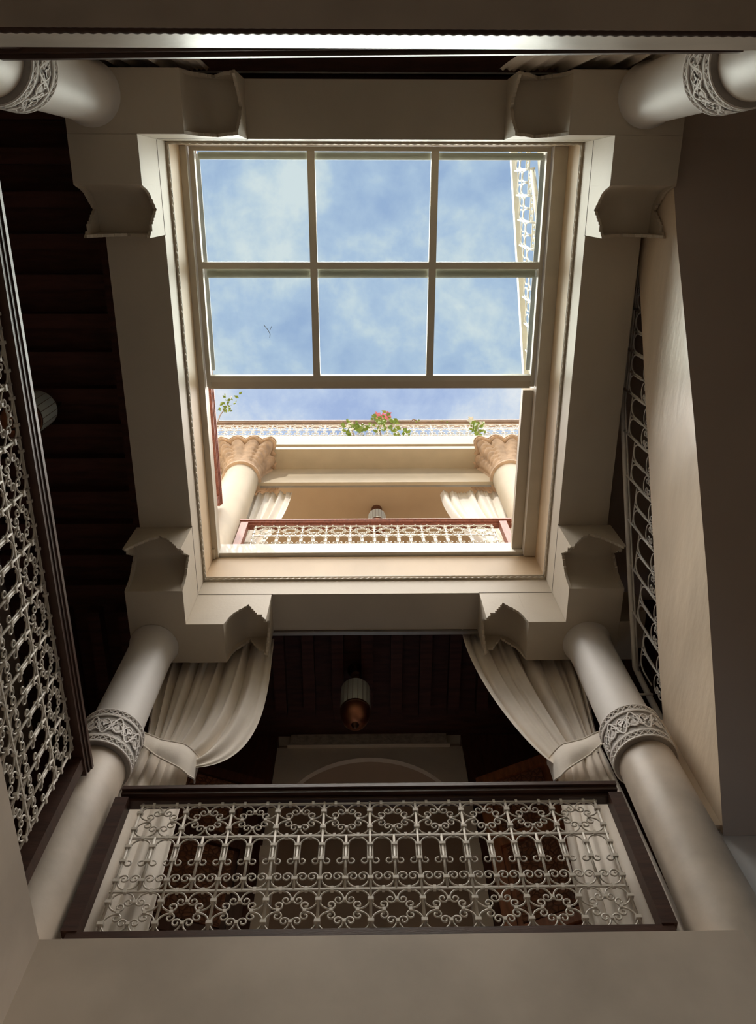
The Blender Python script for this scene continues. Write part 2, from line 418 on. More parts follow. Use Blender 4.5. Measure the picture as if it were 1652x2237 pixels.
def rope_path(pts, r, pitch, n=8, step=.012, amp=.30):
    mb = MB(); pts = [Vector(p) for p in pts]
    for a, b in zip(pts, pts[1:]):
        d = b - a; Ln = d.length; t = d / Ln
        u = t.orthogonal().normalized(); w = t.cross(u); m = int(Ln / step)
        vs = []; fs = []
        for i in range(m + 1):
            p = a + d * (i / m)
            for k in range(n):
                an = 2 * PI * k / n
                rr = r * (1 + amp * math.cos(2 * an - 2 * PI * (i / m * Ln) / pitch))
                vs.append(p + (u * math.cos(an) + w * math.sin(an)) * rr)
        for i in range(m):
            for k in range(n):
                fs.append((i * n + k, i * n + (k + 1) % n, (i + 1) * n + (k + 1) % n, (i + 1) * n + k))
        mb.add(vs, fs)
    return mb
ZR = 5.79
mouldings = ((bf, (XL, YF - .006, ZR), (XR, YF - .006, ZR)), (bk, (XL, YB + .006, ZR), (XR, YB + .006, ZR)),
             (bl, (XL + .006, YB, ZR), (XL + .006, YF, ZR)), (br, (XR - .006, YB, ZR), (XR - .006, YF, ZR)))
for b, p, q in mouldings:
    rope_path([p, q], .011, .05).build('rope_moulding', 'paint', b, True)
    q2 = [(*v[:2], 5.835) for v in (p, q)]
    MB().tube(q2, .009, 4).build('bead', 'paint', b)
    q3 = [(*v[:2], 5.585) for v in (p, q)]
# curb (sand plaster lining of the skylight well)
cb = MB().box(XL - .25, XR + .25, YF - .002, YF + .25, 5.845, 6.225)
struct(cb.build('wall_curb_front', 'sand'), 'sand plaster lining of the skylight well below the sunlit ledge')
struct(MB().box(XL - .25, XR + .25, YB - .25, YB + .002, 5.845, 6.36).build('wall_curb_back', 'sand'), 'sand plaster lining at the back edge of the skylight well')
struct(MB().box(XL - .25, XL + .002, YB + .002, YF - .002, 5.845, 6.40).build('wall_curb_left', 'sand'), 'sand plaster lining of the skylight well beside the narrow track')
struct(MB().box(XR - .002, XR + .25, YB + .002, YF - .002, 5.845, 6.40).build('wall_curb_right', 'sand'), 'sand plaster lining of the skylight well beside the broad track')
# second-floor slabs
struct(MB().box(-6.5, XL - .251, OUTB - 1.5, OUTF + 1.2, 6.101, Z2 - .03).build('floor_terrace_left', 'upper_plaster'), 'terrace slab beside the skylight', 'floor')
struct(MB().box(XR + .251, 5.0, OUTB - 1.5, OUTF + 1.2, 6.101, Z2 - .03).build('floor_terrace_right', 'upper_plaster'), 'roof slab over the staircase', 'floor')
struct(MB().box(XL - .25, XR + .25, OUTB - 1.5, YB - .251, 6.101, Z2 - .03).build('floor_terrace_back', 'upper_plaster'), 'roof slab behind the skylight', 'floor')
struct(MB().box(XL - .25, XR + .25, YF + .251, OUTF + 1.2, 6.101, Z2 - .03).build('floor_upper', 'upper_plaster'), 'floor slab of the sunlit upper gallery', 'floor')
# added sun-blocking wall, out of view behind the back beam: it shades the skylight
struct(MB().box(-7.0, 4.6, -1.5, -.95, Z2, 9.42).build('wall_sun_blocker', 'upper_plaster'), 'unseen ochre wall added to keep direct sun off the skylight')

# ------------------------------------------------------------------ skylight tracks and sliding skylight
def track(name, x0, x1, label):
    t = empty(name, ((x0 + x1) / 2, 1.3, 6.2))
    o = t.location
    MB().box(x0 - o.x, x1 - o.x, YB - o.y + .004, YF - .012 - o.y, 0, .06).build('rail', 'skyframe', t)
    tag(t, label, 'skylight track', 'skylight tracks')
    return t
tl = track('skylight_track', XL + .003, -1.248, 'narrow cream wooden track the skylight slides on, beside the terrace railing')
MB().box(-.020, .018, YB - 1.3 + .004, YF - 1.312, .061, .16).build('upper_lip', 'paint', tl)
tr_ = track('skylight_track', 1.358, XR - .003, 'broad cream wooden track the skylight slides on, beside the climbing stair railing')
MB().box(-.05, -.02, YB - 1.3 + .004, YF - 1.312, .061, .22).build('upper_lip', 'paint', tr_)
MB().box(-.135, -.052, 1.47 - 1.3, YF - 1.312, .10, .17).build('side_board', 'paint', tr_)
MB().box(-.05, .0, YF - 1.40, YF - 1.314, -.03, .0).build('end_block', 'skyframe', tl)

sk = empty('sliding_skylight', (.05, .55, 6.27))
def skb(name, x0, x1, y0, y1, z0, z1, mt='skyframe'):
    o = sk.location
    return MB().box(x0 - o.x, x1 - o.x, y0 - o.y, y1 - o.y, z0 - o.z, z1 - o.z).build(name, mt, sk)
SX0, SX1, SY0, SY1 = -1.244, 1.352, -.305, 1.435
skb('side_bar', SX0, SX0 + .035, SY0, SY1, 6.27, 6.33)
skb('side_bar', SX1 - .03, SX1, SY0, SY1, 6.27, 6.33)
skb('end_bar', SX0 + .035, SX1 - .03, SY0, SY0 + .03, 6.27, 6.33)
skb('end_bar', SX0 + .035, SX1 - .03, 1.345, 1.392, 6.27, 6.33)
skb('end_flashing', SX0 + .01, SX1 - .03, 1.395, 1.45, 6.285, 6.30, 'paint')
for xb in (-.375, .517):
    for y0, y1 in ((SY0 + .03, .487), (.535, 1.345)):
        skb('glazing_bar', xb - .027, xb + .027, y0, y1, 6.27, 6.33)
skb('crossbar', SX0 + .035, SX1 - .03, .487, .535, 6.27, 6.33)
# strips above the glass (overlap flashings)
for a, b in ((SX0 + .05, -.402), (-.348, .49), (.544, SX1 - .04)):
    skb('overlap_strip', a, b, .54, .605, 6.345, 6.365, 'paint')
    skb('overlap_strip', a, b, SY0 + .035, SY0 + .085, 6.345, 6.365, 'paint')
for a, b in ((SX0 + .02, -.39), (-.36, .502), (.532, SX1 - .015)):
    for y0, y1 in ((SY0 + .015, .50), (.52, 1.36)):
        skb('pane', a, b, y0, y1, 6.335, 6.341, 'glass')
tag(sk, 'sliding skylight of six glass panes in a cream frame, pushed partly open', 'skylight')
# lead flashing strips lying on the curb behind the glass
for x0, x1, nm in ((-1.24, -1.195, 'beside the narrow track'), (1.305, 1.345, 'beside the broad track')):
    tag(MB().box(x0, x1, YB + .05, 1.33, 6.41, 6.42).build('lead_flashing', 'lead'), 'grey lead flashing strip seen through the panes %s' % nm, 'flashing')
# dead twig lying on the glass
tw = MB().tube([(-.78, .96, 6.347), (-.75, 1.0, 6.349), (-.735, 1.03, 6.347), (-.74, 1.06, 6.347)], .0025, 4)
tw.tube([(-.735, 1.0, 6.348), (-.72, .97, 6.35)], .002, 4)
tag(tw.build('twig', 'twig'), 'small dead twig lying on the skylight glass', 'twig')

# ------------------------------------------------------------------ rope moulding and base of the back fascia
wbo = bpy.data.objects['wall_back']
rope_path([(OUTL, BKY - .002, 2.20), (OUTR, BKY - .002, 2.20)], .0125, .026, step=.005, amp=.09).build('rope_moulding', 'wood_rail', wbo, True)

# ------------------------------------------------------------------ bracket capitals
LOWP = [(0, 5.09), (.03, 5.12), (.08, 5.19), (.16, 5.255), (.24, 5.285), (.26, 5.285), (.26, 5.305), (.33, 5.320), (.35, 5.335), (.37, 5.335), (.37, 5.352),
        (.43, 5.362), (.445, 5.378), (.47, 5.392), (.495, 5.378), (.51, 5.362), (.57, 5.345), (.57, 5.325), (.63, 5.315), (.63, 5.295), (.69, 5.285), (.69, 5.262),
        (.745, 5.255), (.745, 5.230), (.88, 5.230), (.88, 5.195), (.93, 5.185), (.96, 5.165), (1.0, 5.155)]
_half = [(1.0, 5.155), (.955, 5.175), (.93, 5.205), (.88, 5.215), (.88, 5.235), (.82, 5.25), (.82, 5.27), (.75, 5.285), (.75, 5.305), (.68, 5.32), (.68, 5.34), (.58, 5.352), (.55, 5.37), (.5, 5.39)]
ENDP = [(1 - a, b) for a, b in _half] + [(a, b) for a, b in reversed(_half[:-1])]

def bracket(cx, cy, sx, sy, wx, wy, label, outer=False):
    """cx,cy inner corner; sx,sy: directions of the arms towards the opening; wx: width (in y) of the x-arm, wy: width (in x) of the y-arm"""
    t = empty('bracket_capital', (cx, cy, 5.09))
    def P(u, v, z, ax):
        # ax 'x': arm along x, u along +sx, v across outward (-sy direction)
        if ax == 'x': return (sx * u, -sy * v, z - 5.09)
        return (-sx * v, sy * u, z - 5.09)
    b = MB()
    x0, x1 = sorted((0, -sx * wy)); y0, y1 = sorted((0, -sy * wx))
    b.box(x0, x1, y0, y1, .004, ZB - 5.091)
    b.build('center_block', 'paint', t)
    for ax, w in (('x', wx), ('y', wy)):
        p, q = P(.001, 0.0, 5.09, ax), P(.27, w, 5.09, ax)
        MB().box(min(p[0], q[0]), max(p[0], q[0]), min(p[1], q[1]), max(p[1], q[1]), 0, ZB - 5.091).build('arm_block', 'paint', t)
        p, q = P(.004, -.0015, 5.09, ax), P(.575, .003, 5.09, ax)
        MB().box(min(p[0], q[0]), max(p[0], q[0]), min(p[1], q[1]), max(p[1], q[1]), ZB - 5.0905, ZB - 5.084).build('shadow_gap_strip', 'joint', t)  # thin dark strip: painted shade of the gap between bracket and beam
        Ln, u0 = .30, .27
        th = .018
        prof = [(u0 + a * Ln, z) for a, z in LOWP] + [(u0 + Ln, ZB - .001), (u0 + .0005, ZB - .001)]
        MB().prism(prof, lambda a, z, d: P(a, d, z, ax), th).build('scalloped_board', 'paint', t)
        MB().prism(prof, lambda a, z, d: P(a, w - d, z, ax), th).build('scalloped_board', 'paint', t)
        pe = [(th + a * (w - 2 * th), z) for a, z in ENDP] + [(w - th, ZB - .001), (th, ZB - .001)]
        MB().prism(pe, lambda a, z, d: P(u0 + Ln - th + d, a, z, ax), th).build('scalloped_board', 'paint', t)
        cove = []
        for k in range(13):
            a = PI / 2 * k / 12
            cove.append((u0 + .16 * (1 - math.cos(a)) * 1.0, 5.095 + .33 * math.sin(a)))
        cove += [(u0 + Ln - th, 5.43), (u0 + Ln - th, ZB - .002), (u0 + .001, ZB - .002)]
        MB().prism(cove, lambda a, z, d: P(a, th + d, z, ax), w - 2 * th).build('cove', 'paint', t, 'auto')
    if outer:
        # short outward arm beyond the column
        a0, a1 = -sx * (wy + .001), -sx * (wy + .13)
        MB().box(min(a0, a1), max(a0, a1), y0, y1, .0, ZB - 5.091).build('outer_arm', 'paint', t)
        a2 = -sx * (wy + .25)
        MB().box(min(a1, a2), max(a1, a2), y0, y1, .16, ZB - 5.091).build('outer_arm_tip', 'paint', t)
    tag(t, label, 'bracket', 'scalloped bracket capitals')
    return t
bracket(XL, YF, 1, -1, .322, .41, 'cream wooden bracket capital with scalloped ends where joist ceiling and tied curtain meet')
bracket(XR, YF, -1, -1, .322, .395, 'cream wooden bracket capital with scalloped ends between stair railing and tied curtain', True)
bracket(XL, YB, 1, 1, .336, .40, 'cream wooden bracket capital with scalloped ends between joist ceiling and rope-moulded gallery edge')
bracket(XR, YB, -1, 1, .336, .395, 'cream wooden bracket capital with scalloped ends between plastered stair wall and rope-moulded gallery edge')

# ------------------------------------------------------------------ columns
def relief_mesh(R, h):
    """carved relief wrapped round a cylinder of radius R, height h"""
    mb = MB()
    def W(s, z, d=.0): a = s / R; return ((R + d) * math.cos(a), (R + d) * math.sin(a), z)
    C = 2 * PI * R
    def line(pts, w):
        # raised flat ribbon along pts (s,z) of half width w
        n = len(pts); vs = []; fs = []
        for i, (s_, z_) in enumerate(pts):
            a = pts[max(i - 1, 0)]; b = pts[min(i + 1, n - 1)]
            dx_, dz_ = b[0] - a[0], b[1] - a[1]; l = math.hypot(dx_, dz_) or 1
            nx_, nz_ = -dz_ / l * w, dx_ / l * w
            vs += [W(s_ + nx_, z_ + nz_, .001), W(s_ + nx_ * .8, z_ + nz_ * .8, .008), W(s_ - nx_ * .8, z_ - nz_ * .8, .008), W(s_ - nx_, z_ - nz_, .001)]
        for i in range(n - 1):
            for k in range(3):
                fs.append((4 * i + k, 4 * i + k + 1, 4 * i + k + 5, 4 * i + k + 4))
        mb.add(vs, fs)
    def ring(z, w):
        line([(C * i / 48, z) for i in range(49)], w)
    for z, w in ((.006, .006), (h - .006, .006), (.055, .005), (h - .055, .005), (.064, .003), (h - .064, .003)):
        ring(z, w)
    nz = 34
    for z0 in (.012, h - .05):
        for ph in (0, 1):
            line([(C * i / nz, z0 + (.038 if (i + ph) % 2 else 0)) for i in range(nz + 1)], .0028)
    # vine
    z0, z1 = .07, h - .07; zc = (z0 + z1) / 2; A = (z1 - z0) / 2 - .008; m = 8
    line([(C * i / 168, zc + A * math.sin(2 * PI * m * i / 168)) for i in range(169)], .0048)
    def leaf(s0, z_, ang, ln, wd):
        pts = []
        n = 9
        ca, sa = math.cos(ang), math.sin(ang)
        vs = [W(s0, z_, .002)]
        for k in range(n + 1):
            t = k / n
            a = math.pi * t
            r = ln * (.55 + .45 * abs(math.sin(a * 2.5)))
            u_, v_ = r * math.sin(a) * 1.0, wd * math.cos(a)
            vs.append(W(s0 + ca * u_ - sa * v_, z_ + sa * u_ + ca * v_, .007))
        mb.add(vs, [(0, i, i + 1) for i in range(1, n + 1)])
    for i in range(m * 2):
        s0 = C * (i + .5) / (m * 2); up = 1 if i % 2 == 0 else -1
        zz_ = zc - up * A * .55
        leaf(s0, zz_, up * PI / 2, .060, .020)
        for q in (-1, 1):
            leaf(s0 + q * .004, zz_, up * PI / 2 - q * .95, .045, .014)
            line([(s0, zz_ - up * .01), (s0 + q * .018, zz_ + up * .004), (s0 + q * .032, zz_ + up * .032), (s0 + q * .022, zz_ + up * .055)], .004)
        # spiral tendrils in the other half of each wave
        zt = zc + up * A * .35
        for q in (-1, 1):
            pts = []
            for k in range(14):
                a = k / 13 * 2 * PI * 1.1
                r = .020 * (1 - .65 * k / 13)
                pts.append((s0 + q * (.024 + r * math.cos(a)), zt + up * r * math.sin(a)))
            line(pts, .0035)
    return mb
Rb = .183
BH = .305
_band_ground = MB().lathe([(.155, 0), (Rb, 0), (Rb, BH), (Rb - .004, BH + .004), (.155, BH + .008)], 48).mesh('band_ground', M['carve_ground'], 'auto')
_band_relief = relief_mesh(Rb, BH).mesh('band_relief', M['carve'], False, recalc=False)
_lower = MB().lathe([(.185, FLOOR), (.185, 2.35), (.184, 2.5), (.178, 2.75), (.171, 3.1), (.164, 3.74), (.150, 3.775)], 48).mesh('lower_shaft', M['tadelakt_pale'], 'auto')
_lower_s = MB().lathe([(.172, H1 - .02), (.172, 2.6), (.170, 3.2), (.164, 3.74), (.150, 3.775)], 48).mesh('lower_shaft', M['tadelakt_pale'], 'auto')
_prof = [(.158, 4.07), (.158, 4.85), (.160, 4.98), (.168, 5.05), (.178, 5.091)]
_upper = MB().lathe(_prof, 48).mesh('upper_shaft', M['white_plaster'], 'auto')
def column(x, y, label, spin, tall=False):
    t = empty('column', (x, y, 0))
    inst('lower_shaft', _lower if tall else _lower_s, t)
    g = inst('carved_band', _band_ground, t, (0, 0, 3.765)); g.rotation_euler = (0, 0, spin)
    inst('carved_relief', _band_relief, g)
    inst('upper_shaft', _upper, t)
    tag(t, label, 'column', 'first-floor columns with carved bands')
column(-1.545, 3.08, 'white plaster column with carved band between the two iron railings', .3)
column(1.632, 3.08, 'white plaster column with carved band standing against the stair wall', 1.1, True)
column(-1.545, -.52, 'white plaster column with carved band rising past the rope-moulded edge, beside joist ceiling', 2.0)
column(1.632, -.52, 'white plaster column with carved band rising past the rope-moulded edge, beside stair underside', .7)
# ------------------------------------------------------------------ iron railings
RB = .2439      # bay
def arc(cx, cz, rx, rz, a0, a1, n):
    return [(cx + rx * math.cos(a0 + (a1 - a0) * i / n), 0, cz + rz * math.sin(a0 + (a1 - a0) * i / n)) for i in range(n + 1)]
def spiral(cx, cz, r0, r1, a0, a1, n):
    return [(cx + (r0 + (r1 - r0) * i / n) * math.cos(a0 + (a1 - a0) * i / n), 0, cz + (r0 + (r1 - r0) * i / n) * math.sin(a0 + (a1 - a0) * i / n)) for i in range(n + 1)]
D2 = math.radians
def scroll_pts(rx, rz, q=1.0):
    r2 = .0235; n = int(14 * q)
    main = arc(0, 0, rx, rz, D2(-2), D2(267), int(20 * q))
    a = D2(-2); c = (rx * math.cos(a) - r2 * math.cos(a), rz * math.sin(a) - r2 * math.sin(a))
    s1 = spiral(c[0], c[1], r2, .007, a, a - D2(390), n)
    a = D2(267); c = (rx * math.cos(a) - r2 * math.cos(a), rz * math.sin(a) - r2 * math.sin(a))
    s2 = spiral(c[0], c[1], r2, .007, a, a + D2(390), n)
    return list(reversed(s1))[:-1] + main + s2[1:]
def arch_pts(hw, h, q=1.0):
    x0 = .0125; n = int(12 * q)
    ztop, zs, zl = h - .012, h * .82, h * .545
    c = arc(x0 + .0155, zl - .012, .0155, .0155, D2(180 + 290), D2(180), int(8 * q) + 2)
    left = c + [(x0, 0, zl + .02), (x0, 0, zs - .01)]
    a = arc(hw / 2, zs, hw / 2 - x0, ztop - zs, D2(180), D2(0), n)
    right = [(hw - p[0], 0, p[2]) for p in reversed(left)]
    return left + a + right
def lower_pts(hw, q=1.0):
    x0 = .009; zc = .062; r2 = .0275
    s = list(reversed(spiral(x0 + r2, zc + .012, r2, .007, D2(180), D2(180 - 450), int(14 * q))))
    a = arc(hw / 2, zc, hw / 2 - x0, zc - .010, D2(180), D2(360), int(12 * q))
    return s + a + [(hw - p[0], 0, p[2]) for p in reversed(s)]
ROW = (.0, .240, .578, .810)       # heights of the horizontal bars above the lowest one
_iron_cache = {}
def iron_meshes(bay, mt, q=1.0, k=1.0):
    key = (round(bay, 4), mt, q, k)
    if key in _iron_cache: return _iron_cache[key]
    d = {}; m_ = M[mt]; hw = bay / 2; n = 6 if q >= 1 else 4
    for i, hh in enumerate((ROW[1] - ROW[0], ROW[3] - ROW[2])):
        d['scroll%d' % i] = MB().tube(scroll_pts(bay / 4 - .005, hh / 4 - .006, q), .0043 * k, n).mesh('scroll', m_, True)
    hm = ROW[2] - ROW[1]
    d['arch'] = MB().tube(arch_pts(hw, hm, q), .0042 * k, n).mesh('arch', m_, True)
    d['lower'] = MB().tube(lower_pts(hw, q), .0043 * k, n).mesh('scroll_pair', m_, True)
    d['bar'] = MB().tube([(0, 0, -.03), (0, 0, ROW[3] + .012)], .0070 * k, 8 if q >= 1 else 5).mesh('upright_bar', m_, True)
    d['half'] = MB().tube([(0, 0, ROW[1]), (0, 0, ROW[2])], .0070 * k, 8 if q >= 1 else 5).mesh('half_bar', m_, True)
    d['collar'] = MB().box(-.0145, .0145, -.0105, .0105, -.008, .008).mesh('collar', m_)
    d['clip'] = MB().box(-.007, .007, -.010, .010, -.012, .012).mesh('clip', m_)
    d['joint'] = MB().box(-.008, .008, -.008, .008, -.008, .008).mesh('joint', m_)
    _iron_cache[key] = d
    return d
def iron_items(nb, bay, lo_rows=True):
    """(kind, part name, x, z, scale x, scale z) for every iron piece"""
    it = []
    hw = bay / 2
    for i in range(nb + 1):
        x = i * bay
        it.append(('bar', 'upright_bar', x, 0, 1, 1))
        for z in (.25, .75):
            it.append(('collar', 'collar', x, ROW[2] + z * (ROW[3] - ROW[2]), 1, 1))
            it.append(('collar', 'collar', x, ROW[0] + z * (ROW[1] - ROW[0]), 1, 1))
    hm = ROW[2] - ROW[1]
    for i in range(2 * nb + 1):
        x = i * hw
        if i % 2: it.append(('half', 'half_bar', x, 0, 1, 1))
        for f in (.82, .545, .185):
            it.append(('collar', 'collar', x, ROW[1] + f * hm, 1, 1))
    for i in range(nb):
        x = i * bay
        for r, (z0, z1) in enumerate(((ROW[0], ROW[1]), (ROW[2], ROW[3]))):
            h = z1 - z0
            for sx in (1, -1):
                for sz in (1, -1):
                    # local scroll is drawn for the upper-left quadrant
                    it.append(('scroll%d' % r, 'scroll', x + (bay / 4 if sx > 0 else 3 * bay / 4), z0 + (.75 * h if sz > 0 else .25 * h), sx, sz))
            for fx, fz in ((.5, .75), (.5, .25), (.25, .5), (.75, .5)):
                it.append(('joint', 'joint', x + fx * bay, z0 + fz * h, 1, 1))
        for fx in (.25, .75):
            for z in ROW:
                it.append(('clip', 'clip', x + fx * bay, z, 1, 1))
        for k in (0, 1):
            it.append(('arch', 'arch', x + k * hw, ROW[1], 1, 1))
            it.append(('lower', 'scroll_pair', x + k * hw, ROW[1], 1, 1))
    return it
def add_iron(parent, nb, bay, mt, x0, z0, mode, q=1.0, k=1.0):
    d = iron_meshes(bay, mt, q, k)
    for z in ROW:
        r = .0052 * k
        MB().box(x0 - .012, x0 + nb * bay + .012, -r, r, z0 + z - r, z0 + z + r).build('crossbar', mt, parent)
    joined = MB()
    for kind, nm, x, z, sx, sz in iron_items(nb, bay):
        big = kind not in ('collar', 'clip', 'joint')
        if mode == 'full' or (mode == 'medium' and big):
            inst(nm, d[kind], parent, (x0 + x, 0, z0 + z), scale=(sx, 1, sz) if (sx < 0 or sz < 0) else None)
        else:
            me = d[kind]
            joined.add([(v.co.x * sx + x0 + x, v.co.y, v.co.z * sz + z0 + z) for v in me.vertices], [tuple(p.vertices) for p in me.polygons])
    if joined.v:
        o = joined.build('ironwork' if mode == 'joined' else 'collars', mt, parent, True)
        o['kind'] = 'stuff'
def railing(name, loc, rz, nb, bay, iron, wood, label, mode='full', group=None, hand=(.13, .14), posts=True, q=1.0, k=1.0, base=True, hz=0.0, ht=.56):
    """origin: foot of the iron panel's first bar; x along the railing, z up from the fascia top"""
    t = empty(name, loc, rz)
    Ln = nb * bay
    z0 = .155
    add_iron(t, nb, bay, iron, 0, z0, mode, q, k)
    a, b = -hand[0], Ln + hand[1]
    def hy(z): return .980 + (z - .980) * ht
    h = MB().box(a, b, -.048, .055, hy(1.095), hy(1.140)).box(a + .002, b - .002, -.036, .048, hy(1.045), hy(1.095)).box(a + .004, b - .004, -.014, .042, hy(.992), hy(1.045))
    h.build('handrail', wood, t)
    if base: MB().box(a + .006, b - .006, -.035, .04, .0, .148).build('base_rail', wood, t)
    if posts:
        for x in (-.115, Ln + .115):
            MB().box(x - .036, x + .036, -.04, .035, .149 if base else 0, .991).build('post', wood, t)
    tag(t, label, 'railing', group)
    return t
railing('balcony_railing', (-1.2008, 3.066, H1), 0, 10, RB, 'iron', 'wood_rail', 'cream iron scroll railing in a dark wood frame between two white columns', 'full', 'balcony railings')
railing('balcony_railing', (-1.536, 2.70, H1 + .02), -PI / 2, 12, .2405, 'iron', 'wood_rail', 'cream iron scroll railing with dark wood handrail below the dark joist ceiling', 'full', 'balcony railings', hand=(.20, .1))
# back gallery: only its handrail shows above the fascia
t = empty('gallery_handrail', (.05, -.548, H1), -.013)
MB().box(-1.52, 1.50, -.06, .06, 1.03, 1.07).build('handrail', 'wood_rail', t)
MB().box(-1.48, 1.46, -.045, .045, .99, 1.029).build('under_rail', 'wood_rail', t)
MB().box(-1.40, -1.33, -.035, .035, .0, .989).build('post', 'wood_rail', t)
MB().box(1.31, 1.38, -.035, .035, .0, .989).build('post', 'wood_rail', t)
MB().box(-1.33, 1.31, -.03, .03, 0.0, .14).build('base_rail', 'wood_rail', t)
tag(t, 'dark wooden handrail just above the rope-moulded gallery edge', 'handrail')

# ------------------------------------------------------------------ staircase on the right side
XS = 1.86
k_ = XS / 1.83
lo = [(-.308, 5.222), (.269, 4.887), (1.131, 4.31), (1.907, 3.819), (2.409, 3.535), (3.06, 3.167)]
lo = [(y * k_, z * k_) for y, z in lo]
up = [(.337, 5.591), (.78, 5.336), (1.321, 5.037), (2.099, 4.596), (2.727, 4.254), (3.053, 4.046)]
up = [(y * k_, z * k_) for y, z in up]
st = empty('staircase', (XS, 1.5, FLOOR))
def stl(p): return (p[0] - XS, p[1] - 1.5, p[2] - FLOOR)
poly = [(-.62, 5.62), (.2, 5.80)] + up + list(reversed(lo)) + [(-.62, 5.45)]
sm = MB().prism(poly, lambda a, b, t_: stl((XS + t_, a, b)), .07)
sm.build('stringer', 'tadelakt_string', st)
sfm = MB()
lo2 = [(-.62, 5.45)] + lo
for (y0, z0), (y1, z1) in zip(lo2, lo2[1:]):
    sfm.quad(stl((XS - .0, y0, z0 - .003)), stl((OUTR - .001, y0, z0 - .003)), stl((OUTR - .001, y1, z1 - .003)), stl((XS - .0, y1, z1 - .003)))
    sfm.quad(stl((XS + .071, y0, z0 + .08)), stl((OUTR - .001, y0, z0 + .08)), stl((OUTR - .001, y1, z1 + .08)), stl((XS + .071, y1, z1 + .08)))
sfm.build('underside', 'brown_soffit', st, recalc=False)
struct(MB().box(1.798, XS - .001, 3.07, 3.10, 3.25, 4.15).build('trim_5', 'tadelakt_string'), 'rough mortar fillet between the column and the stair wall', 'trim')
ns_ = 10
me_ = MB().box(.075, OUTR - XS - .005, -.14, .14, 0, .17).mesh('step', M['tadelakt'])
for i in range(ns_):
    y = 3.0 - .28 * i
    z = 3.30 + (y - 3.06) * -0.611 + .16
    inst('step', me_, st, stl((XS, y, z)))
tag(st, 'plastered staircase climbing from the front column, seen from its brown underside', 'staircase')
# wall below the stairs behind the column
struct(MB().box(1.80, OUTR, 3.112, 3.22, FLOOR, 3.30).build('wall_under_stair', 'blue_wall'), 'cool white wall below the staircase behind the column')

# stair railing (white iron, stepped panels under a pipe handrail)
sr = empty('stair_railing', (XS + .03, 1.5, 4.0))
def srl(p): return (p[0] - XS - .03, p[1] - 1.5, p[2] - 4.0)
XQ = XS + .03
kq = XQ / 1.83
hand_pts = [(.12, 5.60), (.409, 5.583), (1.364, 5.534), (2.377, 4.979), (2.988, 4.624), (3.02, 4.30), (3.034, 3.95)]
hand_pts = [(XQ, y * kq, z * kq) for y, z in hand_pts]
MB().tube([srl(p) for p in hand_pts], .021, 10).build('pipe_handrail', 'iron_stair', sr, True)
MB().tube([srl((XQ, y, z - .07)) for _, y, z in hand_pts[:5]], .006, 6).build('under_rail', 'iron_stair', sr, True)
MB().tube([srl((XQ, hand_pts[5][1] - .05, 4.42)), srl((XQ - .22, hand_pts[5][1] - .05, 4.42))], .010, 6).build('wall_bracket', 'iron_stair', sr, True)
def hz_at(y):
    for (_, y0, z0), (_, y1, z1) in zip(hand_pts, hand_pts[1:5]):
        if y0 <= y <= y1: return z0 + (z1 - z0) * (y - y0) / (y1 - y0)
    return hand_pts[4][2]
np_ = 10
y_a, y_b = 3.03 - 2.85, 3.03
stp = (y_b - y_a) / np_
for i in range(np_):
    ya = y_a + i * stp; yb = ya + stp
    zt = min(hz_at(ya), hz_at(yb)) - .11
    zb_ = zt - .46
    hwp = stp / 2
    MB().tube([srl((XQ, ya, zb_ - .02)), srl((XQ, ya, hz_at(ya) - .02))], .009, 6).build('upright_bar', 'iron_stair', sr, True)
    MB().tube([srl((XQ, ya, zt)), srl((XQ, yb, zt))], .006, 5).build('crossbar', 'iron_stair', sr, True)
    MB().tube([srl((XQ, ya, zb_)), srl((XQ, yb, zb_))], .006, 5).build('crossbar', 'iron_stair', sr, True)
    MB().tube([srl((XQ, ya + hwp, zb_)), srl((XQ, ya + hwp, zt))], .007, 5).build('half_bar', 'iron_stair', sr, True)
    for kx in (0, 1):
        c = ya + kx * hwp
        ap = arc(hwp / 2, zt - .10 , hwp / 2 - .008, .095, D2(180), D2(0), 10)
        pts = [(c + .008, zt - .24)] + [(c + p[0], p[2]) for p in ap] + [(c + hwp - .008, zt - .24)]
        MB().tube([srl((XQ, a, b)) for a, b in pts], .0055, 5).build('arch', 'iron_stair', sr, True)
        for sgn in (0, 1):
            lp = lower_pts(hwp, .8)
            MB().tube([srl((XQ, c + p[0], zb_ + (p[2] if sgn == 0 else .20 - p[2]))) for p in lp], .0045, 4).build('scroll_pair', 'iron_stair', sr, True)
MB().tube([srl((XQ, hand_pts[5][1], 4.55)), srl((XQ, hand_pts[5][1] + .06, 4.05))], .010, 6).build('upright_bar', 'iron_stair', sr, True)
tag(sr, 'white iron stair railing with pipe handrail rising along the plastered stair wall', 'railing')

